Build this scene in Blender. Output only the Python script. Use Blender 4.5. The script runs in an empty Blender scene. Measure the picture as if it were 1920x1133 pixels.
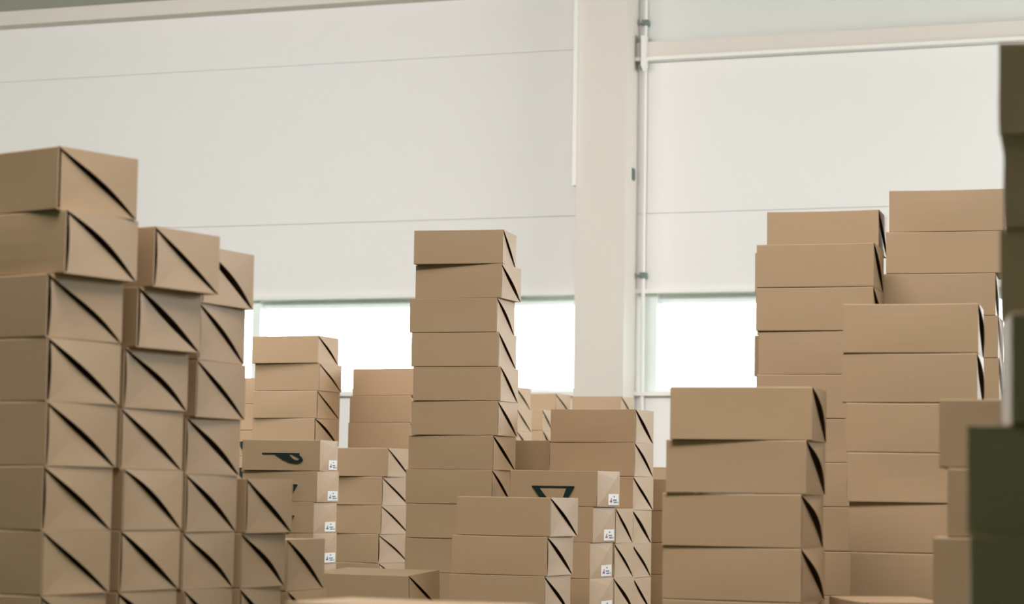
import bpy, math, random
from mathutils import Vector, Matrix

# ------------------------------------------------------------------ camera, world, lights
SC = bpy.context.scene
COL = SC.collection
EYE = 0.80
FPX = 4267.0
cam_d = bpy.data.cameras.new('camera')
cam = bpy.data.objects.new('camera', cam_d)
COL.objects.link(cam)
SC.camera = cam
cam_d.sensor_width = 36.0
cam_d.lens = FPX * 36.0 / 1920.0
cam_d.clip_end = 200
pitch = math.atan((925 - 566.5) / FPX)
ROLL = 0.015
fw = Vector((0, math.cos(pitch), math.sin(pitch)))
r0 = Vector((1, 0, 0))
u0 = r0.cross(fw)
up = u0 * math.cos(ROLL) - r0 * math.sin(ROLL)
rt = r0 * math.cos(ROLL) + u0 * math.sin(ROLL)
m = Matrix((rt, up, -fw)).transposed().to_4x4()
m.translation = Vector((0, 0, EYE))
cam.matrix_world = m
cam_d.dof.use_dof = True
cam_d.dof.focus_distance = 8.1
cam_d.dof.aperture_fstop = 5.6

SC.view_settings.view_transform = 'Standard'
SC.view_settings.look = 'None'
SC.view_settings.gamma = 1.0
SC.view_settings.exposure = 0.0
SC.view_settings.use_curve_mapping = False

w = bpy.data.worlds.new('overcast_sky')
SC.world = w
w.use_nodes = True
bg = w.node_tree.nodes['Background']
bg.inputs[0].default_value = (0.93, 0.98, 1.0, 1)
bg.inputs[1].default_value = 15.0

def area(name, loc, rot, sx, sy, power, col):
    l = bpy.data.lights.new(name, 'AREA')
    l.shape = 'RECTANGLE'; l.size = sx; l.size_y = sy
    l.energy = power; l.color = col
    o = bpy.data.objects.new(name, l)
    o.location = loc; o.rotation_euler = rot
    COL.objects.link(o)
    return o
area('overhead_fill_front', (-0.3, 3.4, 4.5), (math.radians(38), 0, 0), 3.6, 1.6, 345, (1.0, 0.945, 0.88))  # area light added under the closed ceiling for the box fronts
area('overhead_fill_middle', (-2.2, 6.0, 4.5), (math.radians(42), 0, 0), 4.0, 1.4, 55, (1.0, 0.94, 0.88))  # unseen overhead fill, added to lift the deeper box fronts
area('overhead_fill_rear', (-5.2, 9.7, 4.4), (math.radians(62), 0, 0), 9.0, 1.4, 780, (1.0, 0.96, 0.965))  # added fill under the ceiling, tilted to brighten the window wall
area('side_window_far', (7.2, 11.8, 2.7), (0, math.radians(84), 0), 1.8, 3.6, 350, (0.92, 0.96, 1.0))
area('side_window_near', (7.2, 8.0, 3.5), (0, math.radians(72), math.radians(-12)), 1.2, 3.0, 185, (1.0, 0.93, 0.84))
area('green_fill_light', (1.6, -3.2, 2.8), (math.radians(75), 0, 0), 3.0, 0.5, 19, (0.42, 0.85, 0.60))  # unseen greenish fill added behind the camera to tint shaded boxes

# ------------------------------------------------------------------ helpers
def mat(name, base, rough=0.6, spec=0.4, noise=0.0, nscale=30.0, bump=0.0, metallic=0.0, tint=None, per_obj=0.0, stretch=None):
    m = bpy.data.materials.new(name)
    m.use_nodes = True
    nt = m.node_tree
    b = nt.nodes['Principled BSDF']
    b.inputs['Roughness'].default_value = rough
    b.inputs['Specular IOR Level'].default_value = spec
    b.inputs['Metallic'].default_value = metallic
    tc = nt.nodes.new('ShaderNodeTexCoord')
    mp = nt.nodes.new('ShaderNodeMapping')
    nt.links.new(tc.outputs['Object'], mp.inputs[0])
    if stretch: mp.inputs['Scale'].default_value = stretch
    nz = nt.nodes.new('ShaderNodeTexNoise')
    nz.inputs['Scale'].default_value = nscale
    nz.inputs['Detail'].default_value = 6
    nt.links.new(mp.outputs[0], nz.inputs['Vector'])
    mx = nt.nodes.new('ShaderNodeMix'); mx.data_type = 'RGBA'
    t = tint or tuple(c * (1 - noise) for c in base)
    mx.inputs['A'].default_value = (*base, 1)
    mx.inputs['B'].default_value = (*t, 1)
    nt.links.new(nz.outputs['Fac'], mx.inputs['Factor'])
    out = mx.outputs['Result']
    if per_obj:
        oi = nt.nodes.new('ShaderNodeObjectInfo')
        mr = nt.nodes.new('ShaderNodeMapRange')
        mr.inputs['To Min'].default_value = 1 - per_obj
        mr.inputs['To Max'].default_value = 1 + per_obj
        nt.links.new(oi.outputs['Random'], mr.inputs['Value'])
        hs = nt.nodes.new('ShaderNodeHueSaturation')
        nt.links.new(mr.outputs[0], hs.inputs['Value'])
        nt.links.new(out, hs.inputs['Color'])
        out = hs.outputs[0]
    nt.links.new(out, b.inputs['Base Color'])
    if bump:
        bn = nt.nodes.new('ShaderNodeBump')
        bn.inputs['Strength'].default_value = bump
        bn.inputs['Distance'].default_value = 0.002
        nt.links.new(nz.outputs['Fac'], bn.inputs['Height'])
        nt.links.new(bn.outputs[0], b.inputs['Normal'])
    return m

CARD = mat('kraft_cardboard', (0.46, 0.315, 0.195), 0.5, 0.45, 0.06, 14, 0.05, per_obj=0.04, stretch=(1, 1, 6))
CARD_IN = mat('cardboard_inside', (0.36, 0.26, 0.165), 0.8, 0.2, 0.1, 20)
RIBBON = mat('dark_green_ribbon', (0.003, 0.018, 0.016), 0.55, 0.4, 0.2, 60)
PAPER = mat('white_label_paper', (0.78, 0.78, 0.8), 0.5, 0.4, 0.03, 30)
INK = mat('grey_label_ink', (0.18, 0.2, 0.27), 0.6, 0.3, 0.1, 30)
PINK = mat('magenta_label_ink', (0.45, 0.06, 0.2), 0.6, 0.3, 0.1, 30)
WALL = mat('painted_wall_panel', (0.80, 0.775, 0.765), 0.6, 0.3, 0.05, 0.7)
WALL_UP = mat('grey_white_wall_panel', (0.70, 0.70, 0.67), 0.6, 0.3, 0.05, 0.7)
PILLAR = mat('painted_concrete_pillar', (0.71, 0.655, 0.60), 0.65, 0.3, 0.06, 2.0)
TRIMM = mat('white_painted_metal', (0.80, 0.78, 0.74), 0.45, 0.4, 0.02, 5)
STEELW = mat('galvanised_fitting', (0.16, 0.20, 0.19), 0.5, 0.4, 0.1, 30)
FRAME = mat('window_frame_plastic', (0.84, 0.90, 0.89), 0.4, 0.4, 0.02, 5)
FLOORM = mat('green_bounce_floor_paint', (0.10, 0.125, 0.065), 0.6, 0.3, 0.2, 1.5)  # green chosen so the unseen floor bounces a green cast upwards
CEILM = mat('ceiling_paint', (0.50, 0.50, 0.44), 0.7, 0.2, 0.05, 1.0)
SIDEM = mat('side_wall_paint', (0.42, 0.42, 0.34), 0.7, 0.2, 0.05, 1.0)
FRONTM = mat('green_wall_paint', (0.13, 0.19, 0.08), 0.7, 0.2, 0.05, 1.0)
REARM = mat('green_bounce_wall_paint', (0.55, 0.68, 0.56), 0.7, 0.2, 0.05, 1.0)  # unseen wall; its green is picked to reflect green onto the near dark boxes
WOODM = mat('pallet_wood', (0.45, 0.32, 0.18), 0.8, 0.2, 0.3, 12)
gm = bpy.data.materials.new('window_glass'); gm.use_nodes = True
_nt = gm.node_tree
_b = _nt.nodes['Principled BSDF']
_b.inputs['Base Color'].default_value = (1, 1, 1, 1)
_b.inputs['Roughness'].default_value = 0.02
_g = _nt.nodes.new('ShaderNodeBsdfTransparent')
_g.inputs[0].default_value = (0.95, 0.98, 0.98, 1)
_ms = _nt.nodes.new('ShaderNodeMixShader'); _ms.inputs[0].default_value = 0.05
_gl = _nt.nodes.new('ShaderNodeBsdfGlossy'); _gl.inputs['Roughness'].default_value = 0.02
_nt.links.new(_g.outputs[0], _ms.inputs[1]); _nt.links.new(_gl.outputs[0], _ms.inputs[2])
_nt.links.new(_ms.outputs[0], _nt.nodes['Material Output'].inputs['Surface'])
_nt.nodes.remove(_b)

def link(name, verts, faces, material, parent=None, smooth=False):
    me = bpy.data.meshes.new(name)
    me.from_pydata([tuple(v) for v in verts], [], faces)
    me.materials.append(material)
    if smooth:
        for p in me.polygons: p.use_smooth = True
    me.update()
    o = bpy.data.objects.new(name, me)
    COL.objects.link(o)
    if parent: o.parent = parent
    return o

class MB:
    def __init__(s): s.v = []; s.f = []
    def hexa(s, P):                    # 8 points: bottom 4 ccw, top 4 ccw
        b = len(s.v); s.v += [Vector(p) for p in P]
        for q in ((3,2,1,0),(4,5,6,7),(0,1,5,4),(1,2,6,5),(2,3,7,6),(3,0,4,7)):
            s.f.append(tuple(b + i for i in q))
    def box(s, x0, x1, y0, y1, z0, z1):
        s.hexa([(x0,y0,z0),(x1,y0,z0),(x1,y1,z0),(x0,y1,z0),(x0,y0,z1),(x1,y0,z1),(x1,y1,z1),(x0,y1,z1)])
    def prism(s, pts, y0, y1):         # polygon in x,z extruded along y
        b = len(s.v); n = len(pts)
        s.v += [Vector((p[0], y0, p[1])) for p in pts] + [Vector((p[0], y1, p[1])) for p in pts]
        s.f.append(tuple(b + i for i in range(n)))
        s.f.append(tuple(b + n + i for i in reversed(range(n))))
        for i in range(n):
            j = (i + 1) % n
            s.f.append((b + i, b + n + i, b + n + j, b + j))
    def cyl(s, a, c, r, n=12):
        a = Vector(a); c = Vector(c); d = (c - a).normalized()
        p = d.orthogonal().normalized(); q = d.cross(p); b = len(s.v)
        for e in (a, c):
            for i in range(n):
                t = 2 * math.pi * i / n
                s.v.append(e + p * r * math.cos(t) + q * r * math.sin(t))
        for i in range(n):
            j = (i + 1) % n
            s.f.append((b+i, b+j, b+n+j, b+n+i))
        s.f.append(tuple(b+i for i in reversed(range(n)))); s.f.append(tuple(b+n+i for i in range(n)))
    def build(s, name, material, parent=None, T=None):
        v = [T(p) for p in s.v] if T else s.v
        return link(name, v, s.f, material, parent)

def structure(o):
    o['kind'] = 'structure'
    return o

# ------------------------------------------------------------------ the room
YAW = math.radians(20.5)
WU = Vector((math.cos(YAW), -math.sin(YAW), 0))
WN = Vector((-math.sin(YAW), -math.cos(YAW), 0))
P0 = Vector((0.650, 16.7, 0))
def WT(p):                              # local: x along wall, y towards the room, z up
    return P0 + WU * p[0] + WN * p[1] + Vector((0, 0, p[2]))
TL, TR = -11.0, 7.4
CEIL = 4.66
SILL, LINT = 1.55, 2.24
PILS = [(-6.1, -5.72), (-0.099, 0.279), (5.9, 6.28)]

mb = MB()
mb.box(TL, TR, -0.25, 0, -0.02, SILL - 0.03)
mb.build('wall_back', WALL, T=WT)['kind'] = 'structure'
bounds = [TL] + [v for p in PILS for v in p] + [TR]
bays = [(bounds[i], bounds[i+1]) for i in range(0, len(bounds), 2)]
# upper panels per bay, thin shadow joints between the boards
for bi, (a, b) in enumerate(bays):
    right = a > -0.2
    joints = [LINT + 0.06, 2.86, 3.98 if right else 4.11, CEIL + 0.1]
    mb = MB(); z = joints[0]
    for zj in joints[1:3]:
        mb.box(a, b, -0.25, 0, z, zj - 0.005); z = zj
    mb.box(a, b, -0.25, -0.012, joints[0], CEIL)
    if not right:
        mb.box(a, b, -0.25, 0, z, CEIL)
    o = mb.build('wall_back_upper', WALL, T=WT); structure(o)
    if right:
        mb = MB(); mb.box(a, b, -0.25, 0.0, 3.98, CEIL)
        structure(mb.build('wall_back_header', WALL_UP, T=WT))
        mb = MB(); mb.box(a, b, 0, 0.07, 4.005, 4.12)
        structure(mb.build('trim_1', PILLAR, T=WT))
        mb = MB(); mb.box(a, b, 0, 0.10, 3.978, 4.004)
        structure(mb.build('trim_5', TRIMM, T=WT))  # whiter than the rail: the light on the lip is put into its colour
    # lintel lip over the windows
    mb = MB(); mb.box(a, b, -0.25, 0.025, LINT + 0.03, LINT + 0.06)
    structure(mb.build('trim_2', TRIMM, T=WT))
    # sill board
    mb = MB(); mb.box(a, b, -0.25, 0.05, SILL - 0.03, SILL)
    structure(mb.build('trim_3', TRIMM, T=WT))
    # window: outer frame, mullions, one pane per light
    mull = []
    if abs(a - PILS[0][1]) < 0.01: mull = [-2.85]
    elif right and a < 3: mull = [3.1]
    else: mull = [(a + b) / 2]
    fr = MB()
    fr.box(a, b, -0.20, -0.12, LINT - 0.035, LINT + 0.04)
    fr.box(a, b, -0.20, -0.12, SILL - 0.01, SILL + 0.035)
    xs = [a + (0.095 if right and a < 3 else 0.0)] + mull + [b]
    fr.box(a, xs[0] + 0.045, -0.20, -0.06, SILL, LINT + 0.03)
    fr.box(b - 0.045, b, -0.20, -0.12, SILL, LINT + 0.03)
    for q in mull:
        fr.box(q - 0.035, q + 0.035, -0.20, -0.06, SILL, LINT + 0.03)
    wi = structure(fr.build('window_%d' % (bi + 1), FRAME, T=WT))
    for k in range(len(xs) - 1):
        g = MB(); g.box(xs[k] + 0.04, xs[k+1] - 0.04, -0.165, -0.160, SILL + 0.03, LINT - 0.03)
        g.build('pane', gm, wi, T=WT)
for a, b in PILS:
    mb = MB(); mb.box(a, b, -0.25, 0.30, 0, CEIL + 0.1)
    o = mb.build('wall_pillar', PILLAR, T=WT); structure(o)
# ceiling beam running along the top of the left bay
mb = MB(); mb.box(TL, PILS[1][0], 0, 0.16, 4.545, CEIL + 0.05)
structure(mb.build('trim_4', PILLAR, T=WT))

mb = MB(); mb.box(-9, 7.6, -4, 22.5, -0.1, -0.001)
structure(mb.build('floor', FLOORM))
mb = MB(); mb.box(-9, 7.6, -4, 22.5, CEIL, CEIL + 0.1)
structure(mb.build('ceiling', CEILM))
mb = MB(); mb.box(-9.1, -9, -4, 22.5, 0, CEIL)
structure(mb.build('wall_left', FRONTM))
mb = MB(); mb.box(7.5, 7.6, -4, 22.5, 0, CEIL)
structure(mb.build('wall_right', SIDEM))
mb = MB(); mb.box(-9, 7.6, -4.1, -4, 0, CEIL)
structure(mb.build('wall_front', REARM))

# fittings on the wall
def tag(o, label, cat, group=None):
    o['label'] = label; o['category'] = cat
    if group: o['group'] = group
    return o
mb = MB(); mb.cyl((0.338, 0.03, 0.02), (0.338, 0.03, CEIL), 0.014)
pipe = tag(mb.build('conduit_pipe', TRIMM, T=WT), 'thin white vertical conduit running up beside the concrete pillar', 'pipe')
for z in (4.27, 2.40):
    mb = MB(); mb.box(0.318, 0.362, 0, 0.062, z - 0.02, z + 0.02); mb.box(0.29, 0.318, 0, 0.02, z - 0.006, z + 0.006)
    c = mb.build('clamp', STEELW, pipe, T=WT); c['label'] = 'small dark metal clamp'
mb = MB(); mb.prism([(0.33, 3.94), (0.345, 3.90), (0.365, 3.93), (0.365, 4.16), (0.33, 4.16)], 0.055, 0.12)
br = tag(mb.build('beam_bracket', TRIMM, T=WT), 'white metal bracket holding the end of the long wall rail beside the pillar', 'bracket')
mb = MB(); mb.box(0.318, 0.331, 0.0, 0.10, 3.92, 4.15)
mb.build('side_plate', STEELW, br, T=WT)
mb = MB(); mb.box(-0.120, -0.095, 0.24, 0.325, 3.04, CEIL)
tag(mb.build('cable_duct', TRIMM, T=WT), 'white cable duct on the left edge of the pillar, ending halfway up', 'duct')
mb = MB(); mb.box(0.27, 0.292, 0.10, 0.135, 3.10, 3.17)
mb.box(0.27, 0.285, 0.09, 0.145, 3.09, 3.18)
tag(mb.build('door_sensor', STEELW, T=WT), 'small dark fitting on the bright side of the pillar', 'fitting')

# ------------------------------------------------------------------ boxes
L, W, H = 0.335, 0.21, 0.125
R = random.Random(7)

def sleeve(par, r):
    h = H - r.uniform(0.0003, 0.0008); e = 0.0022
    def prof(ins):
        pts = []
        y0, y1, z0, z1 = -W/2 + ins, W/2 - ins, ins, h - ins
        e2 = max(e - ins, 0.0006)
        for (cy, cz, a0) in ((y0+e2, z0+e2, 180), (y1-e2, z0+e2, 270), (y1-e2, z1-e2, 0), (y0+e2, z1-e2, 90)):
            for k in range(3):
                t = math.radians(a0 + 45 * k)
                pts.append((cy + e2 * math.cos(t), cz + e2 * math.sin(t)))
        res = []
        for i in range(len(pts)):
            p = pts[i]; q = pts[(i+1) % len(pts)]
            res.append(p)
            if (i % 3) == 2:
                for k in (1, 2, 3):
                    res.append((p[0] + (q[0]-p[0])*k/4, p[1] + (q[1]-p[1])*k/4))
        return res
    bf = r.uniform(-0.002, 0.0025); bt = r.uniform(0.0, 0.002); sk = r.uniform(-0.001, 0.001)
    if abs(par.location.z + H - EYE) < 0.08: sk = 0.0
    po, pi = prof(0), prof(0.0028)
    n = len(po); NX = 8
    V = []; Fc = []
    for layer in (po, pi):
        for k in range(NX + 1):
            s = k / NX; x = -L/2 + L * s; sb = math.sin(math.pi * s)
            for (y, z) in layer:
                yy = y - bf * sb * math.sin(math.pi * min(max(z / h, 0), 1)) * (1 if y < 0 else -1)
                zz = z - (bt * sb * (2 * y / W) ** 2 if z > h * 0.9 else 0) * 0.8 + sk * (s - .5) * (1 if z > h * 0.9 else 0)
                V.append((x, yy, zz))
    off = n * (NX + 1)
    for k in range(NX):
        for i in range(n):
            j = (i + 1) % n
            Fc.append((k*n+i, k*n+j, (k+1)*n+j, (k+1)*n+i)[::-1])
            Fc.append((off+k*n+i, off+k*n+j, off+(k+1)*n+j, off+(k+1)*n+i))
    for k, rev in ((0, False), (NX, True)):
        for i in range(n):
            j = (i + 1) % n
            q = (k*n+i, k*n+j, off+k*n+j, off+k*n+i)
            Fc.append(q[::-1] if rev else q)
    return link('sleeve', V, Fc, CARD, par), h

def solid_grid(name, P, th, material, par, sgn):
    """P[i][j] points (x outward), thickness th inwards; sgn = +1 right end, -1 left end (turned half round)."""
    ni, nj = len(P), len(P[0])
    V = []; Fc = []
    for d in (0, -th):
        for i in range(ni):
            for j in range(nj):
                x, y, z = P[i][j]
                V.append(((x + d) * sgn, y * sgn, z))
    N = ni * nj
    for i in range(ni - 1):
        for j in range(nj - 1):
            a, b, c, d_ = i*nj+j, (i+1)*nj+j, (i+1)*nj+j+1, i*nj+j+1
            Fc.append((a, b, c, d_)); Fc.append((N+d_, N+c, N+b, N+a))
    for i in range(ni - 1):
        Fc.append((i*nj, N+i*nj, N+(i+1)*nj, (i+1)*nj))
        Fc.append((i*nj+nj-1, (i+1)*nj+nj-1, N+(i+1)*nj+nj-1, N+i*nj+nj-1))
    return link(name, V, Fc, material, par, smooth=False)

def slit_end(par, h, r, sgn, puff):
    w = W
    nx, nz = (h, w); ln = math.hypot(h, w); nx /= ln; nz /= ln        # unit normal of the diagonal towards top right
    open_ = r.choice((0.0005, 0.001, 0.002, 0.0035, 0.006)) + (0.0015 if par.location.y < 6 else 0)
    bu = r.uniform(0.001, 0.010) + open_ * 0.5 + puff * 0.6
    bl = bu - open_ - 0.0015
    crescent = r.choice((0.0, 0.001, 0.003, 0.005)) 
    skew = r.uniform(0.85, 1.5)
    NI, NJ = 16, 4
    def D(s, bow):
        k = math.sin(math.pi * s ** skew) * bow
        return (-w/2 + w * s + nx * k, h * (1 - s) + nz * k)
    up, lo = [], []
    g = r.uniform(0.0055, 0.0095)
    for i in range(NI + 1):
        s = i / NI
        yd, zd = D(s, bu)
        if s <= .5: ye, ze = -w/2 + w * 2 * s, h
        else: ye, ze = w/2, h * (2 - 2 * s)
        row = []
        for j in range(NJ + 1):
            t = j / NJ
            out = (0.0015 + puff) * math.sin(math.pi * s) * (1 - t) ** 1.3
            row.append((L/2 + 0.0012 + out, yd + (ye - yd) * t, min(zd + (ze - zd) * t, h - .0004)))
        up.append(row)
        yd, zd = D(s, bl)
        if s <= .5:
            ze = h * (1 - 2 * s); ye = -w/2 + g + crescent * math.sin(math.pi * (1 - ze / h))
        else:
            ye, ze = -w/2 + g + (w - 2*g) * (2 * s - 1), 0.001
        yd = max(yd - 0.0022, ye) if i else ye; zd = max(zd - 0.0015, 0.001)
        row = []
        for j in range(NJ + 1):
            t = j / NJ
            rec = 0.004 * math.sin(math.pi * s) * (1 - t) - puff * 0.5 * math.sin(math.pi * s) * math.sin(math.pi * (0.2 + 0.7 * t))
            row.append((L/2 - 0.0008 - rec, yd + (ye - yd) * t, zd + (ze - zd) * t))
        lo.append(row[::-1])
    a = solid_grid('end_flap', [q[::-1] for q in up][::-1], 0.0016, CARD, par, sgn)
    b = solid_grid('end_flap', lo[::-1], 0.0016, CARD, par, sgn)
    return a, b

def folded_end(par, h, r, sgn):
    """closed end with a raised crease from bottom left to top right"""
    w = W; x = L/2
    c = 0.004
    V = [(x, -w/2, 0), (x, w/2, 0), (x, w/2, h), (x, -w/2, h), (x + c, 0, h/2), (x + c*.8, -w/4, h/4), (x + c*.8, w/4, h*.75)]
    Vb = [(x - .003, -w/2, 0), (x - .003, w/2, 0), (x - .003, w/2, h), (x - .003, -w/2, h)]
    V = [(p[0]*sgn, p[1]*sgn, p[2]) for p in V + Vb]
    Fc = [(0, 1, 5), (5, 1, 4), (4, 1, 6), (6, 1, 2), (2, 3, 6), (6, 3, 4), (4, 3, 5), (5, 3, 0),
          (0, 3, 10, 7), (3, 2, 9, 10), (2, 1, 8, 9), (1, 0, 7, 8), (7, 10, 9, 8)]
    return link('end_panel', V, Fc, CARD, par)

def label_part(par, h, pink):
    x = L/2 + 0.0022
    y0, y1, z0, z1 = -0.008, 0.088, 0.006, 0.045
    mb = MB(); mb.box(x - .003, x + 0.0012, y0, y1, z0, z1)
    lab = mb.build('label', PAPER, par); lab['label'] = 'white printed paper label'
    def pr(mb, pts):
        b = len(mb.v); n = len(pts)
        for xx in (x + 0.0010, x + 0.0018):
            mb.v += [Vector((xx, p[0], p[1])) for p in pts]
        mb.f.append(tuple(b + n + i for i in range(n)))
        for i in range(n):
            j = (i + 1) % n
            mb.f.append((b+i, b+j, b+n+j, b+n+i))
    mb = MB()                                     # little boot mark
    pr(mb, [(0.004, 0.015), (0.026, 0.015), (0.026, 0.020), (0.020, 0.022), (0.022, 0.031), (0.016, 0.030), (0.013, 0.023), (0.006, 0.021)])
    mb.build('boot_mark', PINK if pink else INK, lab)
    mb = MB()
    rr = random.Random(3)
    def row(ya, yb, za, zb, wd):
        y = ya
        while y < yb:
            d = wd * rr.uniform(.7, 1.2)
            pr(mb, [(y, za), (y + d, za), (y + d, zb), (y + d*.6, zb), (y + d*.5, (za+zb)/2), (y, zb)])
            y += d + wd * .5
    row(0.040, 0.052, 0.033, 0.038, 0.0045)
    row(0.034, 0.064, 0.021, 0.026, 0.0042)
    row(0.040, 0.070, 0.013, 0.018, 0.0042)
    row(0.076, 0.081, 0.012, 0.019, 0.0050)
    mb.build('print', INK, lab)

def handle(par, kind):
    y = -W/2 - 0.001
    X = lambda u: -L/2 + L * u
    Z = lambda v: H * (1 - v)
    mb = MB()
    mb.prism([(X(.26), Z(.485)), (X(.74), Z(.485)), (X(.74), Z(.435)), (X(.26), Z(.435))], y - .003, y + .0005)
    if kind == 'drop':
        mb.prism([(X(.27), Z(.46)), (X(.37), Z(.80)), (X(.37), Z(1.0)), (X(.43), Z(1.0)), (X(.425), Z(.74)), (X(.335), Z(.46))], y - .008, y - .002)
        mb.prism([(X(.66), Z(.50)), (X(.62), Z(.80)), (X(.64), Z(1.0)), (X(.69), Z(.97)), (X(.665), Z(.82)), (X(.74), Z(.48))], y - .009, y - .003)
    else:
        N = 14
        outer = []; inner = []
        pts_o = [(.43, .47), (.50, .56), (.58, .68), (.66, .76), (.74, .76), (.79, .66), (.765, .55), (.70, .46)]
        pts_i = [(.70, .50), (.735, .57), (.745, .63), (.71, .66), (.665, .60), (.655, .555)]
        # ring built as strip segments between the two outlines
        o = [(.43, .47), (.52, .62), (.62, .73), (.70, .765), (.765, .73), (.79, .65), (.765, .55), (.70, .44)]
        n = [(.60, .47), (.63, .55), (.665, .63), (.70, .665), (.735, .66), (.75, .625), (.73, .555), (.66, .48)]
        for k in range(len(o) - 1):
            mb.prism([(X(o[k][0]), Z(o[k][1])), (X(o[k+1][0]), Z(o[k+1][1])), (X(n[k+1][0]), Z(n[k+1][1])), (X(n[k][0]), Z(n[k][1]))], y - .009 - .001 * (k % 2), y - .002)
    hd = mb.build('ribbon_handle', RIBBON, par)
    hd['label'] = 'dark green ribbon handle'

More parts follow.
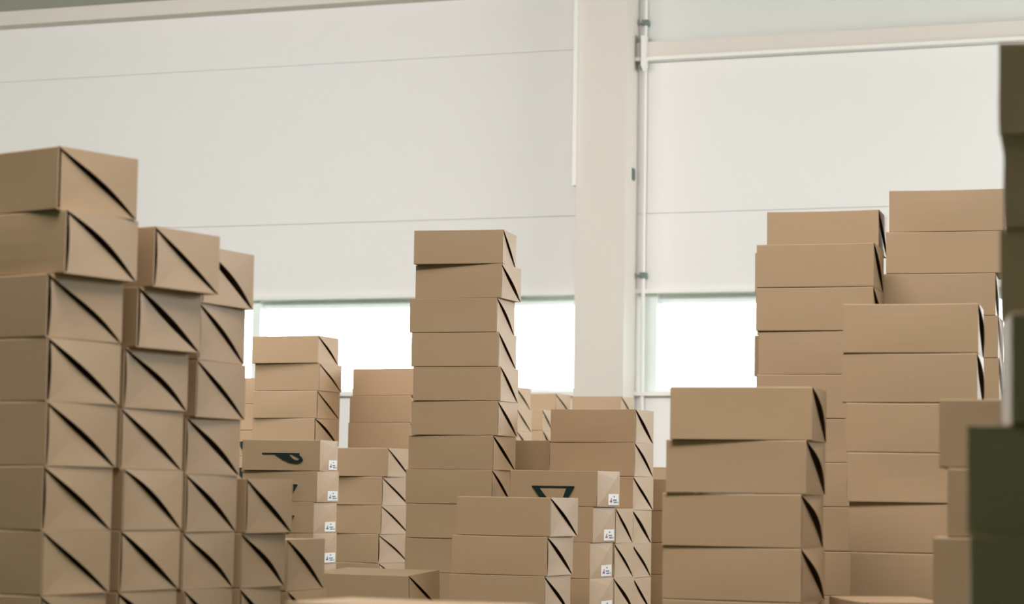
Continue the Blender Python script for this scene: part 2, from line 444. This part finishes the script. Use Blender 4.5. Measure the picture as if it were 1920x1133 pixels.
ROWS = [
('F',0,-0.993,10.460,1.3754,22.0),('F',1,-0.978,10.465,1.2504,24.5),('F',2,-0.984,10.466,1.1254,25.0),('F',3,-0.985,10.470,1.0004,27.5),
('F',4,-0.991,10.464,0.8754,23.8),('F',5,-0.989,10.464,0.7504,23.9),('F',6,-0.991,10.465,0.6254,24.5),('F',7,-0.978,10.467,0.5004,25.5),
('F',8,-0.984,10.464,0.3754,24.1),('F',9,-0.986,10.464,0.2504,24.2),('F',10,-0.992,10.464,0.1254,23.8),('F',11,-0.985,10.467,0.0004,25.8),
('G',0,-0.896,9.316,0.8773,15.5),('G',1,-0.893,9.326,0.7523,20.0),('G',2,-0.900,9.329,0.6273,21.5),('G',3,-0.898,9.331,0.5023,22.5),
('G',4,-0.898,9.331,0.3773,22.5),('G',5,-0.891,9.331,0.2523,22.4),('G',6,-0.896,9.328,0.1273,20.9),('G',7,-0.899,9.330,0.0023,21.9),
('H',0,-0.636,10.088,0.8635,26.0),('H',1,-0.639,10.099,0.7385,32.5),('H',2,-0.637,10.101,0.6135,34.0),('H',3,-0.638,10.104,0.4885,36.5),
('H',4,-0.641,10.101,0.3635,34.0),('H',5,-0.633,10.102,0.2385,35.1),('H',6,-0.637,10.100,0.1135,33.3),('J',0,-0.175,8.380,1.6329,13.0),('J',1,-0.162,8.396,1.5079,20.0),('J',2,-0.182,8.392,1.3829,18.0),('J',3,-0.174,8.392,1.2579,18.0),
('J',4,-0.165,8.392,1.1329,18.0),('J',5,-0.168,8.396,1.0079,20.0),('J',6,-0.175,8.402,0.8829,23.0),('J',7,-0.184,8.397,0.7579,20.5),
('J',8,-0.181,8.397,0.6329,20.7),('J',9,-0.182,8.398,0.5079,21.1),('J',10,-0.184,8.398,0.3829,21.1),('J',11,-0.187,8.398,0.2579,20.8),
('J',12,-0.185,8.400,0.1329,21.9),('J',13,-0.178,8.398,0.0079,20.9),('K',0,0.028,7.449,0.6633,26.5),('K',1,0.014,7.445,0.5383,24.5),('K',2,0.007,7.445,0.4133,24.5),('K',3,0.017,7.448,0.2883,26.1),
('K',4,0.020,7.448,0.1633,26.1),('K',5,0.021,7.446,0.0383,25.2),('L',0,0.198,8.115,0.7573,24.5),('L',1,0.183,8.114,0.6323,24.0),('L',2,0.175,8.115,0.5073,24.5),('L',3,0.178,8.117,0.3823,25.5),
('L',4,0.183,8.116,0.2573,24.9),('L',5,0.180,8.114,0.1323,23.8),('L',6,0.183,8.117,0.0073,25.4),('M',0,0.349,8.620,0.9939,22.0),('M',1,0.349,8.622,0.8689,23.0),('M',2,0.349,8.625,0.7439,24.5),('M',3,0.344,8.622,0.6189,23.0),
('M',4,0.344,8.622,0.4939,23.0),('M',5,0.345,8.619,0.3689,21.5),('M',6,0.337,8.620,0.2439,21.9),('M',7,0.346,8.621,0.1189,22.5),
('Q',0,0.569,5.428,0.9321,16.5),('Q',1,0.564,5.435,0.8071,19.5),('Q',2,0.558,5.439,0.6821,21.5),('Q',3,0.561,5.441,0.5571,22.5),
('Q',4,0.561,5.441,0.4321,22.4),('Q',5,0.562,5.441,0.3071,22.7),('Q',6,0.557,5.439,0.1821,21.3),('Q',7,0.558,5.440,0.0571,21.8),
('R',0,0.895,6.578,1.4002,16.6),('R',1,0.894,6.579,1.2752,16.7),('R',2,0.903,6.580,1.1502,17.5),('R',3,0.896,6.579,1.0252,16.6),
('R',4,0.898,6.581,0.9002,17.6),('R',5,0.893,6.578,0.7752,16.6),('R',6,0.892,6.580,0.6502,17.2),('R',7,0.891,6.578,0.5252,16.6),
('R',8,0.890,6.578,0.4002,16.2),('R',9,0.890,6.577,0.2752,15.9),('R',10,0.899,6.581,0.1502,17.9),('R',11,0.901,6.581,0.0252,17.5),
('S',0,1.309,6.777,1.5894,15.9),('S',1,1.296,6.772,1.4644,14.0),('S',2,1.278,6.774,1.3394,14.6),('S',3,1.288,6.777,1.2144,15.9),
('S',4,1.290,6.776,1.0894,15.6),('S',5,1.290,6.777,0.9644,16.1),('S',6,1.291,6.777,0.8394,15.8),('S',7,1.284,6.773,0.7144,14.3),
('S',8,1.285,6.773,0.5894,14.2),('S',9,1.289,6.777,0.4644,16.1),('S',10,1.283,6.772,0.3394,13.8),('S',11,1.281,6.773,0.2144,14.2),
('S',12,1.291,6.774,0.0894,14.7),('T',0,1.029,5.805,1.1660,15.0),('T',1,1.028,5.807,1.0410,16.0),('T',2,1.036,5.804,0.9160,14.6),('T',3,1.039,5.803,0.7910,14.2),
('T',4,1.048,5.807,0.6660,16.0),('T',5,1.050,5.804,0.5410,14.8),('T',6,1.037,5.802,0.4160,13.8),('T',7,1.036,5.803,0.2910,14.1),
('T',8,1.043,5.803,0.1660,14.1),('T',9,1.037,5.804,0.0410,14.9),('A',0,-0.960,4.595,1.3393,37.5),('A',1,-0.959,4.588,1.2143,32.0),('A',2,-0.985,4.591,1.0893,34.0),('A',3,-0.987,4.588,0.9643,32.0),
('A',4,-0.991,4.585,0.8393,30.0),('A',5,-0.997,4.583,0.7143,29.0),('A',6,-0.997,4.581,0.5893,28.0),('A',7,-1.003,4.578,0.4643,26.0),
('A',8,-0.996,4.584,0.3393,29.4),('A',9,-1.001,4.582,0.2143,28.3),('A',10,-0.994,4.581,0.0893,28.0),('B',0,-0.825,4.838,1.2126,32.0),('B',1,-0.862,4.835,1.0876,30.0),('B',2,-0.886,4.835,0.9626,30.0),('B',3,-0.894,4.832,0.8376,28.5),
('B',4,-0.891,4.829,0.7126,26.5),('B',5,-0.894,4.829,0.5876,26.5),('B',6,-0.898,4.828,0.4626,26.0),('B',7,-0.889,4.829,0.3376,26.8),
('B',8,-0.898,4.829,0.2126,26.7),('B',9,-0.900,4.829,0.0876,26.7),('C',0,-0.784,5.117,1.2053,25.5),('C',1,-0.799,5.110,1.0803,22.0),('C',2,-0.796,5.113,0.9553,23.5),('C',3,-0.806,5.120,0.8303,27.0),
('C',4,-0.810,5.115,0.7053,24.5),('C',5,-0.813,5.116,0.5803,25.0),('C',6,-0.814,5.110,0.4553,22.0),('C',7,-0.811,5.117,0.3303,25.6),
('C',8,-0.807,5.115,0.2053,24.6),('C',9,-0.818,5.114,0.0803,24.0),('D',0,-0.708,5.365,0.6999,24.5),('D',1,-0.722,5.361,0.5749,22.5),('D',2,-0.729,5.356,0.4499,20.0),('D',3,-0.725,5.359,0.3249,21.6),
('D',4,-0.720,5.363,0.1999,23.2),('D',5,-0.727,5.359,0.0749,21.3),('E',0,-0.656,5.708,0.5547,21.0),('E',1,-0.651,5.708,0.4297,21.2),('E',2,-0.651,5.708,0.3047,20.8),('E',3,-0.650,5.709,0.1797,21.4),
('E',4,-0.651,5.709,0.0547,21.6),('N',0,0.265,8.406,0.6250,20.0),('N',1,0.266,8.411,0.5000,22.5),('N',2,0.269,8.413,0.3750,23.5),('N',3,0.264,8.408,0.2500,21.0),
('N',4,0.266,8.412,0.1250,22.9),('N',5,0.275,8.412,0.0000,23.0),('AA',0,-0.415,7.367,0.4114,25.5),('AA',1,-0.416,7.368,0.2864,25.9),('AA',2,-0.411,7.368,0.1614,25.8),('AA',3,-0.411,7.367,0.0364,25.6),
('I',0,-0.535,10.575,1.2397,30.3),('I',1,-0.547,10.575,1.1147,30.4),('I',2,-0.552,10.574,0.9897,29.5),('I',3,-0.536,10.577,0.8647,31.2),
('I',4,-0.546,10.577,0.7397,31.2),('I',5,-0.538,10.575,0.6147,30.5),('I',6,-0.547,10.576,0.4897,31.0),('I',7,-0.546,10.577,0.3647,31.2),
('I',8,-0.546,10.573,0.2397,29.0),('I',9,-0.548,10.575,0.1147,30.4),('O',0,0.036,8.920,0.8794,22.1),('O',1,0.042,8.922,0.7544,23.2),('O',2,0.029,8.918,0.6294,20.9),('O',3,0.038,8.918,0.5044,21.0),
('O',4,0.038,8.919,0.3794,21.2),('O',5,0.041,8.922,0.2544,22.8),('O',6,0.041,8.921,0.1294,22.3),('O',7,0.038,8.919,0.0044,21.4),
('P',0,0.606,9.111,0.7399,22.3),('P',1,0.607,9.113,0.6149,23.3),('P',2,0.610,9.111,0.4899,22.3),('P',3,0.604,9.108,0.3649,21.2),
('P',4,0.601,9.111,0.2399,22.6),('P',5,0.609,9.113,0.1149,23.2),('RR',0,0.961,6.908,1.5372,16.2),('RR',1,0.926,6.917,1.4122,15.9),('RR',2,0.934,6.918,1.2872,16.3),('RR',3,0.927,6.919,1.1622,17.0),
('RR',4,0.933,6.915,1.0372,15.2),('RR',5,0.931,6.917,0.9122,15.9),('RR',6,0.933,6.917,0.7872,15.8),('RR',7,0.928,6.918,0.6622,16.2),
('RR',8,0.934,6.915,0.5372,15.2),('RR',9,0.927,6.918,0.4122,16.5),('RR',10,0.936,6.918,0.2872,16.2),('RR',11,0.933,6.920,0.1622,17.1),
('RR',12,0.932,6.915,0.0372,15.2),('U',0,0.969,4.194,0.8574,14.8),('U',1,0.981,4.191,0.7324,13.4),('U',2,0.955,4.191,0.6074,13.6),('U',3,0.972,4.192,0.4824,13.7),
('U',4,0.970,4.190,0.3574,13.1),('U',5,0.971,4.190,0.2324,13.1),('U',6,0.964,4.192,0.1074,13.9),('Y',0,0.834,3.062,1.2849,13.7),('Y',1,0.841,3.063,1.1599,14.1),('Y',2,0.837,3.064,1.0349,14.8),('Y',3,0.837,3.060,0.9099,13.0),
('Y',4,0.835,3.063,0.7849,14.3),('Y',5,0.838,3.064,0.6599,14.7),('Y',6,0.834,3.060,0.5349,13.2),('Y',7,0.836,3.065,0.4099,15.0),
('Y',8,0.837,3.064,0.2849,14.8),('Y',9,0.844,3.064,0.1599,14.5),('Y',10,0.840,3.063,0.0349,14.5),('Z',0,0.744,2.629,0.8868,8.6),('Z',1,0.707,2.642,0.7618,13.8),('Z',2,0.708,2.640,0.6368,12.9),('Z',3,0.723,2.636,0.5118,11.3),
('Z',4,0.725,2.639,0.3868,12.5),('Z',5,0.720,2.637,0.2618,11.7),('Z',6,0.717,2.639,0.1368,12.4),('Z',7,0.719,2.638,0.0118,12.2),
('BB',0,-0.082,12.966,1.2734,25.0),('BB',1,-0.075,12.963,1.1484,23.5),('BB',2,-0.073,12.964,1.0234,24.0),('BB',3,-0.084,12.962,0.8984,23.2),
('BB',4,-0.079,12.966,0.7734,24.9),('BB',5,-0.078,12.966,0.6484,25.1),('BB',6,-0.078,12.965,0.5234,24.3),('BB',7,-0.078,12.965,0.3984,24.5),
('BB',8,-0.082,12.964,0.2734,23.9),('BB',9,-0.074,12.963,0.1484,23.4),('BB',10,-0.076,12.964,0.0234,23.8),('CC',0,0.177,14.170,1.2906,27.5),('CC',1,0.172,14.168,1.1656,26.4),('CC',2,0.175,14.172,1.0406,28.6),('CC',3,0.183,14.172,0.9156,28.2),
('CC',4,0.184,14.172,0.7906,28.6),('CC',5,0.174,14.171,0.6656,27.7),('CC',6,0.178,14.171,0.5406,27.7),('CC',7,0.185,14.172,0.4156,28.1),
('CC',8,0.180,14.169,0.2906,26.6),('CC',9,0.180,14.171,0.1656,27.9),('CC',10,0.181,14.171,0.0406,27.8),('CD',0,0.064,13.752,1.1762,18.0),('CD',1,0.067,13.751,1.0512,17.5),('CD',2,0.069,13.751,0.9262,17.8),('CD',3,0.068,13.754,0.8012,19.0),
('CD',4,0.065,13.751,0.6762,17.5),('CD',5,0.060,13.751,0.5512,17.6),('CD',6,0.069,13.754,0.4262,19.2),('CD',7,0.068,13.751,0.3012,17.8),
('CD',8,0.065,13.753,0.1762,18.8),('CD',9,0.061,13.751,0.0512,17.8),('DD',0,0.590,14.565,1.2975,24.5),('DD',1,0.582,14.564,1.1725,23.7),('DD',2,0.592,14.566,1.0475,25.0),('DD',3,0.591,14.564,0.9225,24.2),
('DD',4,0.597,14.566,0.7975,24.8),('DD',5,0.583,14.563,0.6725,23.5),('DD',6,0.600,14.567,0.5475,25.7),('DD',7,0.596,14.565,0.4225,24.7),
('DD',8,0.585,14.563,0.2975,23.5),('DD',9,0.586,14.564,0.1725,23.8),('DD',10,0.598,14.567,0.0475,25.4),('FF',0,0.785,11.661,0.8196,22.6),('FF',1,0.779,11.660,0.6946,21.9),('FF',2,0.786,11.663,0.5696,23.6),('FF',3,0.783,11.663,0.4446,23.3),
('FF',4,0.788,11.661,0.3196,22.7),('FF',5,0.789,11.660,0.1946,22.0),('FF',6,0.783,11.660,0.0696,21.7),('EE',0,-1.187,10.938,1.2056,21.2),('EE',1,-1.187,10.938,1.0806,21.1),('EE',2,-1.186,10.939,0.9556,21.6),('EE',3,-1.194,10.936,0.8306,20.2),
('EE',4,-1.182,10.938,0.7056,20.8),('EE',5,-1.181,10.940,0.5806,21.8),('EE',6,-1.183,10.939,0.4556,21.7),('EE',7,-1.179,10.941,0.3306,22.2),
('EE',8,-1.184,10.939,0.2056,21.4),('EE',9,-1.183,10.940,0.0806,21.8),('V',0,0.887,5.297,0.4437,84.1),('V',1,0.885,5.299,0.3187,83.3),('V',2,0.891,5.297,0.1937,84.1),('V',3,0.879,5.299,0.0687,83.3),
('W',0,-0.147,3.565,0.5028,24.7),('W',1,-0.151,3.565,0.3778,24.5),('W',2,-0.142,3.567,0.2528,25.6),('W',3,-0.150,3.565,0.1278,24.5),
('W',4,-0.151,3.563,0.0028,23.6),
]
VIS = {'I': 3, 'O': 1, 'P': 4, 'Q': 4, 'R': 9, 'S': 6, 'T': 6, 'U': 3, 'Y': 4, 'Z': 3, 'E': 1, 'AA': 1, 'CC': 1, 'CD': 2, 'DD': 1, 'FF': 1, 'EE': 3, 'V': 1, 'W': 1, 'F': 4, 'H': 5, 'G': 5, 'A': 8, 'B': 7, 'C': 7, 'D': 3, 'N': 3, 'BB': 3, 'K': 3, 'L': 4, 'M': 6, 'J': 11, 'RR': 1}

PLACE = {
 'A': ('nearest, leftmost column of the left wall of boxes', 'left wall of boxes'),
 'B': ('second column of the left wall of boxes', 'left wall of boxes'),
 'C': ('third column of the left wall of boxes', 'left wall of boxes'),
 'D': ('short fourth column of the left wall of boxes', 'left wall of boxes'),
 'E': ('low last column ending the left wall of boxes', 'left wall of boxes'),
 'F': ('stack under the left window, behind the handled boxes', 'boxes behind the handled boxes'),
 'G': ('left white-labelled ribbon-handle stack', 'labelled boxes at left'),
 'H': ('pale-ended stack right of the left labelled stack', 'pale-ended boxes'),
 'I': ('plain stack just left of the tall centre tower', 'boxes beside the tower'),
 'J': ('tall centre tower', 'tall centre tower'),
 'K': ('low stack in front of the tall centre tower', 'low stack in front of the tower'),
 'L': ('magenta-labelled stack right of the tall tower', 'labelled boxes right of the tower'),
 'N': ('narrow column right of the magenta-labelled stack', 'column beside the labelled boxes'),
 'M': ('centre-right stack behind the magenta-labelled one', 'centre-right stack'),
 'O': ('stack squeezed between tall tower and centre-right stack', 'boxes behind the tower'),
 'P': ('stack glimpsed between centre-right and front-right stacks', 'boxes behind the front-right stack'),
 'Q': ('front-right stack below the right window', 'front-right stack'),
 'R': ('leaning back stack at right, edge against the window', 'right back stack'),
 'RR': ('back stack at right, set behind the window-side one', 'right back stacks'),
 'S': ('highest back stack at far right', 'far-right back stack'),
 'T': ('right stack in front of the two back ones', 'right middle stack'),
 'U': ('blurred stack just behind the darkest boxes', 'blurred boxes at right'),
 'Y': ('tall dark blurred tower at the right edge', 'dark tower at the right edge'),
 'Z': ('nearest dark stack, bottom right corner', 'nearest dark boxes at right'),
 'AA': ('low box seen from above, left of the front tower stack', 'low boxes at bottom'),
 'BB': ('distant white-ended stack just right of the tall tower', 'distant boxes at the window'),
 'CC': ('distant stack at the window foot, left of the pillar', 'distant boxes at the window'),
 'CD': ('distant small stack before the pillar-side ones', 'distant boxes at the window'),
 'DD': ('distant stack at the foot of the white pillar', 'distant boxes at the window'),
 'FF': ('distant orange-lit stack under the right window', 'distant boxes at the window'),
 'EE': ('half-hidden stack between left wall and window stack', 'half-hidden boxes at left'),
 'V': ('low flat-lying stack at the foot of the right middle stack', 'low boxes at bottom'),
 'X': ('stack left of the camera', 'unseen left stack'),
 'W': ('blurred low stack along the bottom edge, left of centre', 'low boxes at bottom'),
}
ORD = ['top', 'second', 'third', 'fourth', 'fifth', 'sixth', 'seventh', 'eighth', 'ninth', 'tenth', 'eleventh', 'twelfth']
HANDLED = {'G', 'L', 'EE'}
PUFF_L = {'R', 'T', 'Q'}
low = {}
for key, i, cx, cy, z, psi in ROWS:
    r = random.Random(hash((len(key), ord(key[0]), i)) & 0xffff)
    vis = i < VIS[key]
    nm = 'cardboard_box'
    e = bpy.data.objects.new(nm, None)
    e.empty_display_size = 0.05
    COL.objects.link(e)
    e.location = (cx, cy, z)
    e.rotation_euler = (0, 0, -math.radians(psi))
    if key == 'AA' and i == 0: e.rotation_euler = (math.radians(3.5), 0, -math.radians(psi)); e.location.z += 0.0075
    place, grp = PLACE[key]
    if vis:
        pos = ('top cardboard box' if i == 0 else ORD[i] + ' cardboard box from top') + ' of ' + place
        if key in HANDLED: pos = pos
        if VIS[key] == 1: pos = 'only visible cardboard box of ' + place
        tag(e, pos, 'box', grp)
    else:
        tag(e, 'cardboard box low in the ' + place, 'box', 'unseen lower boxes, ' + key.lower())
    low[key] = (cx, cy, z, psi, vis)
    _, h = sleeve(e, r)
    if key in HANDLED and (key != 'EE' or i > 1):
        folded_end(e, h, r, 1); folded_end(e, h, r, -1)
        label_part(e, h, key == 'L')
        handle(e, 'loop' if (key, i) == ('G', 0) else 'drop')
    else:
        puff = 0.0
        if key in ('T', 'Q'): puff = r.uniform(0.004, 0.010)
        elif key == 'R': puff = r.uniform(0.002, 0.006)
        elif key in ('A', 'B', 'C', 'D', 'E', 'J', 'K'): puff = r.uniform(0.0, 0.002)
        slit_end(e, h, r, 1, puff)
        if vis and key in PUFF_L or key in ('J',):
            slit_end(e, h, r, -1, r.uniform(0.004, 0.009) if key in PUFF_L else 0.001)
        else:
            slit_end(e, h, r, -1, r.uniform(0.0, 0.004))
# pallets under the stacks that need one
for key, (cx, cy, z, psi, vis) in low.items():
    if z < 0.012: continue
    t = z
    e = bpy.data.objects.new('wooden_pallet', None)
    COL.objects.link(e); e.location = (cx, cy, 0); e.rotation_euler = (0, 0, -math.radians(psi))
    tag(e, 'low wooden pallet under the ' + PLACE[key][0], 'pallet', 'pallets under the stacks')
    mb = MB()
    for yy in (-W/2, -W/2 + .08, W/2 - .05):
        mb.box(-L/2, L/2, yy, yy + .05, t * .72, t)
    mb.build('deck', WOODM, e)
    mb = MB()
    for xx in (-L/2, -.025, L/2 - .05):
        mb.box(xx, xx + .05, -W/2, W/2, 0, t * .72)
    mb.build('bearers', WOODM, e)
